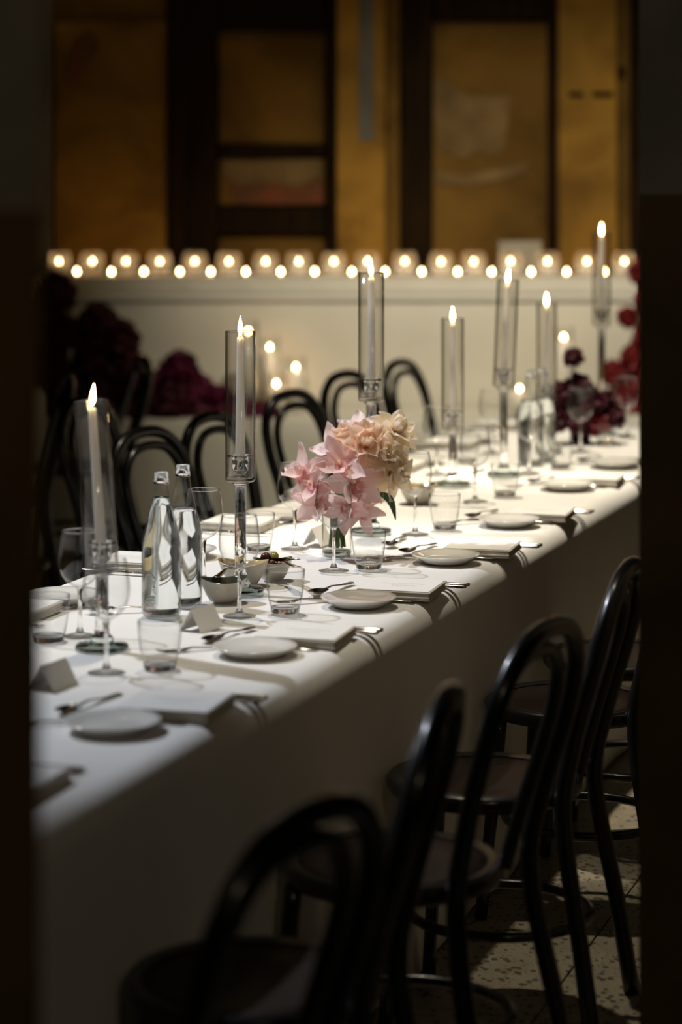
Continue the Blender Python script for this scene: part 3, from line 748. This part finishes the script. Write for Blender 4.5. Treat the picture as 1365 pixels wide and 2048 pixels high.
for k in range(9):
    a = k*2.4; r = .012*math.sqrt(k)
    o = MB().ball((0, 0, 0), (.011, .009, .008), 10).build('nut', M['bowl_gold'], None, (bd.x + r*math.cos(a), bd.y + r*math.sin(a), HT + .0225 + .0004*k), (k, k*2, k))
    tag(o, 'small golden nut in the snack bowl right of the bouquet', 'nut', 'nuts in the snack bowl')

# ------------------------------------------------------------------ pale bouquet in a glass vase
vp = px(674, 1112)
vs_ = thing('flower_vase', 'small smoky glass cylinder vase holding the pink bouquet', 'vase', (vp.x, vp.y, HT + .0045))
MB().lathe([(0, 0), (.033, 0), (.0355, .003), (.036, .008), (.036, .125), (.0345, .1255)], 40).build('wall', M['smoke_glass'], vs_)
MB().lathe([(0, .0015), (.032, .0015), (.0335, .004), (.0335, .010), (0, .0105)], 32).build('thick_base', M['crystal_base'], vs_)
def petal_mesh(name, mat, L, w, cup, tip, ruff=0, seed=0, nl=7, nw=5, base=.25, peak=.5):
    "petal growing along +Y from the origin, face up (+Z); cup lifts its sides, tip bends its end up (+) or down (-)"
    rnd = random.Random(seed); vs = []; fs = []
    ph = rnd.random()*6
    for i in range(nl + 1):
        t = i/nl
        if t < peak: ww = base + (1-base)*math.sin(math.pi/2*t/peak)
        else: ww = math.cos(math.pi/2*((t-peak)/(1-peak))**1.3)
        ww = max(ww, .03)*w
        for k in range(nw):
            s = (k/(nw-1))*2 - 1
            z = cup*w*s*s*(1 - .3*t) + tip*L*t*t + ruff*math.sin(ph + 5*s + 7*t)*abs(s)*t - .06*w*(1 - abs(s))*math.sin(math.pi*t)
            vs.append((ww*s, L*t*(1 - .12*abs(tip)*t), z))
    for i in range(nl):
        for k in range(nw-1): a = i*nw + k; fs.append((a, a+1, a+nw+1, a+nw))
    return MB().add(vs, fs).mesh(name, mat)
ORC = {c: [petal_mesh('petal', M[c], .066, .019, .45, tp, .006, k, peak=.42) for k, tp in enumerate((.12, -.18, .3, .05))] for c in ('orchid', 'orchid_mauve')}
LIP = petal_mesh('lip', M['orchid_lip'], .036, .014, .9, -.5, .006, 9, base=.6)
PEA = {c: [petal_mesh('petal', M[c], L, w, cu, tp, .003, k + 5) for k, (L, w, cu, tp) in enumerate(((.070, .021, .45, -.30), (.064, .020, .6, -.12), (.050, .018, .8, .18), (.034, .014, 1.1, .4)))] for c in ('peach', 'cream_petal')}
def orient(o, d, roll=0):
    q = Vector(d).normalized().to_track_quat('Z', 'Y'); o.rotation_mode = 'QUATERNION'; o.rotation_quaternion = q @ Euler((0, 0, roll)).to_quaternion()
def stem_to(t, loc, d, foot):
    "stem part in world shape, brought into the bloom's own frame"
    loc = Vector(loc); d = Vector(d).normalized()
    neck = Vector((vp.x + foot[0]*.6, vp.y + foot[1]*.6, HT + .135)); f = Vector((vp.x + foot[0], vp.y + foot[1], HT + .022))
    pts = spline([loc - d*.004, loc - d*.03 - Vector((0, 0, .004)), neck, f], 6)
    bpy.context.view_layer.update()
    inv = t.matrix_world.inverted()
    MB().tube([inv @ q for q in pts], .0024, 7).build('stem', M['stem'], t)
def orchid(x, y, dd, d, label, c='orchid', s=1.0, roll=0, foot=(0, 0)):
    loc = at(x, y, vp.y + dd); t = thing('orchid_bloom', label, 'flower', loc); orient(t, d, roll); t.scale = (s, s, s)
    for k in range(5):
        a = 2*math.pi*k/5 + R(90)
        me = ORC[c][[0, 1, 2, 3, 1][k]]
        o = link('petal', me, t); o.rotation_euler = Euler((R(20 + 14*((k*7) % 3 - 1) + random.uniform(-14, 14)), 0, a - R(90) + random.uniform(-.14, .14)), 'XYZ'); o.scale = (random.uniform(.9, 1.15), random.uniform(.9, 1.2), 1)
    o = link('lip', LIP, t, (0, 0, .003)); o.rotation_euler = (R(42), 0, R(180))
    MB().tube(spline([(0, 0, .0), (0, .006, .012), (0, .003, .022)], 4), [.004, .004, .0038, .0036, .0035, .0035, .0035, .003, .0025], 8).build('column', M['cream_petal'], t)
    stem_to(t, loc, d, foot)
def rose(x, y, dd, d, label, c='peach', s=1.0, roll=0, foot=(0, 0)):
    loc = at(x, y, vp.y + dd); t = thing('reflexed_rose', label, 'flower', loc); orient(t, d, roll); t.scale = (s, s, s)
    for ring, (cnt, el, h) in enumerate(((8, 6, 0), (7, 30, .003), (6, 52, .006), (5, 70, .009))):
        for k in range(cnt):
            a = 2*math.pi*(k + .5*(ring % 2))/cnt + random.uniform(-.15, .15)
            o = link('petal', PEA[c][ring], t, (0, 0, h)); o.rotation_euler = Euler((R(el + random.uniform(-16, 16)), 0, a), 'XYZ')
    MB().lathe([(0, -.014), (.006, -.012), (.009, -.004), (.007, .002), (0, .003)], 12).build('calyx', M['stem'], t)
    stem_to(t, loc, d, foot)
orchid(612, 945, -.02, (-.75, -.55, .35), 'pale pink orchid bloom at the bouquet\'s outer side, facing the candles', s=1.0, roll=.3, foot=(-.018, -.006))
orchid(640, 1002, -.045, (-.35, -.8, -.25), 'pink orchid bloom hanging low over the vase rim', s=1.0, roll=1.1, foot=(-.01, -.018))
orchid(706, 968, -.06, (.25, -.95, .15), 'large rose-pink orchid bloom facing out above the vase', s=1.22, roll=.15, foot=(.012, -.014))
orchid(668, 905, .0, (-.3, -.6, .75), 'mauve orchid bloom at the top of the bouquet', 'orchid_mauve', 1.05, .5, (-.006, .006))
orchid(716, 862, .04, (-.1, -.4, .9), 'mauve orchid bloom with upright petal at the back of the bouquet', 'orchid_mauve', .85, 0, (.002, .016))
orchid(722, 1018, -.03, (.45, -.6, -.6), 'pink orchid bloom drooping at the side of the vase', s=.95, roll=.9, foot=(.018, -.004))
rose(786, 868, .02, (.45, -.6, .65), 'cream reflexed rose at the highest side of the bouquet', 'cream_petal', 1.0, 0, (.016, .012))
rose(732, 892, -.03, (.05, -.85, .5), 'peach reflexed rose in the middle of the bouquet', 'peach', 1.05, .4, (.006, .0))
rose(778, 948, .0, (.75, -.6, -.1), 'cream reflexed rose low on the bouquet beside the wine glass', 'cream_petal', 1.05, .8, (.020, .004))
rose(738, 945, .03, (.4, -.7, .1), 'peach reflexed rose tucked deep in the bouquet', 'peach', .9, .2, (.012, .008))
orchid(628, 968, -.05, (-.5, -.8, .2), 'blush orchid bloom between the outer and the low orchid', s=1.0, roll=.8, foot=(-.014, -.012))
orchid(682, 932, -.06, (-.1, -.85, .45), 'blush orchid bloom below the mauve orchid', s=1.05, roll=.4, foot=(.0, -.018))
orchid(690, 1010, -.055, (.1, -.85, -.45), 'pink orchid bloom right above the vase rim', s=.95, roll=.6, foot=(.004, -.02))
rose(765, 910, -.02, (.4, -.8, .3), 'peach-cream reflexed rose between the highest and the low rose', 'cream_petal', .95, .3, (.012, -.004))
rose(700, 885, .02, (-.15, -.7, .6), 'pale peach reflexed rose behind the mauve orchid', 'peach', .85, .9, (-.002, .01))
lf = thing('leaf_sprig', 'dark green drooping leaf at the side of the bouquet', 'leaf', (vp.x, vp.y, HT))
a0 = at(748, 985, vp.y); a1 = at(792, 1040, vp.y - .02)
bpy.context.view_layer.update()
def blade(parent, p0, p1, w, sag):
    p0, p1 = Vector(p0), Vector(p1); vs = []; fs = []; n = 8
    side = (p1 - p0).cross(Vector((.2, 1, .1))).normalized()
    for i in range(n + 1):
        t = i/n; c = p0.lerp(p1, t) + Vector((.5, 0, .8))*sag*math.sin(math.pi*t); ww = w*math.sin(math.pi*min(.98, t*.9 + .06))
        o = parent.location
        vs += [c - side*ww - o, c + Vector((0, .002, 0)) - o, c + side*ww - o]
    for i in range(n):
        for k in range(2): a = i*3 + k; fs.append((a, a+1, a+4, a+3))
    return MB().add(vs, fs).build('leaf_blade', M['leaf'], parent)
blade(lf, a0, a1, .010, .022)
blade(lf, (vp.x - .006, vp.y - .02, HT + .03), (vp.x - .012, vp.y - .015, HT + .12), .008, .002)
blade(lf, (vp.x + .012, vp.y - .015, HT + .025), (vp.x + .02, vp.y - .018, HT + .125), .007, .002)
MB().tube([Vector((.004, .0, .02)), Vector((.012, .0, .13)), a0 - lf.location], .0018, 6).build('stem', M['stem'], lf)

# ------------------------------------------------------------------ dark red flowers
def bloom_mesh(mat, seed, n=70):
    rnd = random.Random(seed); mb = MB()
    for i in range(n):
        z = 1 - 1.55*(i + .5)/n; a = i*2.39996; r = math.sqrt(max(0, 1 - z*z))
        d = Vector((r*math.cos(a), r*math.sin(a), z)); tx = d.cross(Vector((rnd.uniform(-1, 1), rnd.uniform(-1, 1), rnd.uniform(-1, 1)))).normalized(); ty = d.cross(tx)
        w = rnd.uniform(.2, .3); o = d*.62; e = d*rnd.uniform(.92, 1.08)
        m1 = d*.86
        mb.add([o - tx*w*.3, o + tx*w*.3, m1 - tx*w + ty*.10, m1 + ty*-.04, m1 + tx*w + ty*.10, e - tx*w*.8 + ty*.28, e + ty*.16, e + tx*w*.8 + ty*.28],
               [(0, 3, 2), (0, 1, 3), (1, 4, 3), (2, 3, 6, 5), (3, 4, 7, 6)])
    mb.ball((0, 0, -.05), .74, 12)
    return mb.mesh('bloom', mat)
BL = {c: [bloom_mesh(M[c], s) for s in (1, 2)] for c in ('burgundy', 'magenta', 'red')}
def bloom(parent, loc, r, c, up=(0, -.4, 1)):
    o = link('bloom', BL[c][random.randint(0, 1)], parent, Vector(loc) - Vector(parent.location)); o.scale = (r, r, r)
    d = Vector(up) + Vector((random.uniform(-.4, .4), random.uniform(-.4, .4), random.uniform(-.3, .3))); o.rotation_euler = d.to_track_quat('Z', 'Y').to_euler(); return o
# left arrangement, heaped on the low bench
D = 10.9
fa = thing('flower_arrangement', 'heaped burgundy and magenta flowers on the low bench, behind the dark chairs', 'flowers', (at(250, 845, D).x, D, bz))
mound = MB()
for (x, y, rx, rz2) in ((95, 700, .09, .30), (210, 760, .14, .20), (300, 790, .16, .10), (400, 815, .18, .06), (490, 832, .12, .03)):
    q = at(x, y, D) - Vector((0, 0, 0)); mound.ball(Vector((q.x, D + .02, bz + rz2)) - fa.location, (rx, .13, rz2), 14)
mound.build('foliage_mound', M['foliage'], fa)
for (x, y, r, c) in [(108, 590, .115, 'burgundy'), (85, 640, .12, 'burgundy'), (122, 668, .10, 'burgundy'), (195, 650, .11, 'burgundy'), (235, 685, .115, 'burgundy'), (185, 715, .11, 'burgundy'), (100, 740, .12, 'burgundy'),
                     (255, 745, .11, 'burgundy'), (210, 785, .11, 'burgundy'), (130, 800, .12, 'burgundy'), (300, 790, .10, 'magenta'), (358, 745, .105, 'magenta'), (340, 800, .10, 'burgundy'), (395, 790, .10, 'magenta'), (436, 805, .085, 'magenta'),
                     (475, 818, .075, 'magenta'), (515, 828, .065, 'magenta'), (550, 836, .055, 'burgundy'), (270, 825, .09, 'burgundy'), (380, 832, .075, 'burgundy'), (440, 836, .06, 'magenta'), (320, 836, .07, 'magenta')]:
    bloom(fa, at(x, y, D - .10 + random.uniform(-.05, .05)), r*.92, c, (0, -.8, .6))
# right arrangement by the right door pier
fr_ = thing('flower_arrangement', 'trailing red flowers climbing the white ledge by the right door pier', 'flowers', (at(1300, 845, 11.0).x, 11.0, bz))
MB().tube(spline([(0, .05, 0), (.06, .08, .3), (-.02, .06, .5), (0, .05, .72)], 5), .02, 8).build('foliage_mound', M['foliage'], fr_)
for (x, y, r, c) in [(1255, 634, .05, 'red'), (1282, 545, .06, 'red'), (1270, 715, .07, 'red'), (1226, 745, .06, 'red'), (1275, 775, .07, 'red'), (1300, 680, .08, 'red'), (1300, 600, .07, 'red'), (1240, 800, .07, 'red'), (1195, 800, .06, 'red'), (1300, 820, .09, 'red')]:
    bloom(fr_, at(x, y, 10.95), r, c, (-.3, -.9, .5))
# table bouquet in a dark vase
tv = px(1161, 886)
dv = thing('flower_vase', 'dark cylinder vase under the burgundy table bouquet', 'vase', (tv.x, tv.y, HT + .0045))
MB().lathe([(0, 0), (.034, 0), (.036, .004), (.036, .098), (.037, .1), (.033, .1), (.033, .006), (0, .006)], 28).build('body', M['dark_vase'], dv)
fb = thing('flower_bouquet', 'burgundy bouquet with one bloom standing tall, beside the right door pier', 'flowers', (tv.x, tv.y, HT + .1))
st = at(1148, 720, tv.y)
MB().tube(spline([(0, 0, -.08), (-.004, 0, .04), (st.x - tv.x, 0, st.z - HT - .12)], 6), .003, 7).build('stem', M['stem'], fb)
MB().ball((-.01, 0, .06), (.08, .06, .055), 12).build('foliage_mound', M['foliage'], fb)
for (x, y, r, c, dd) in [(1148, 716, .038, 'burgundy', 0), (1122, 792, .050, 'burgundy', -.03), (1158, 775, .05, 'burgundy', .0), (1130, 835, .052, 'burgundy', -.04), (1180, 812, .05, 'burgundy', -.03), (1212, 805, .045, 'burgundy', .0), (1225, 838, .045, 'burgundy', -.02), (1160, 845, .05, 'burgundy', -.05), (1110, 850, .038, 'burgundy', -.02), (1195, 850, .048, 'red', -.04)]:
    bloom(fb, at(x, y, tv.y + dd), r, c)
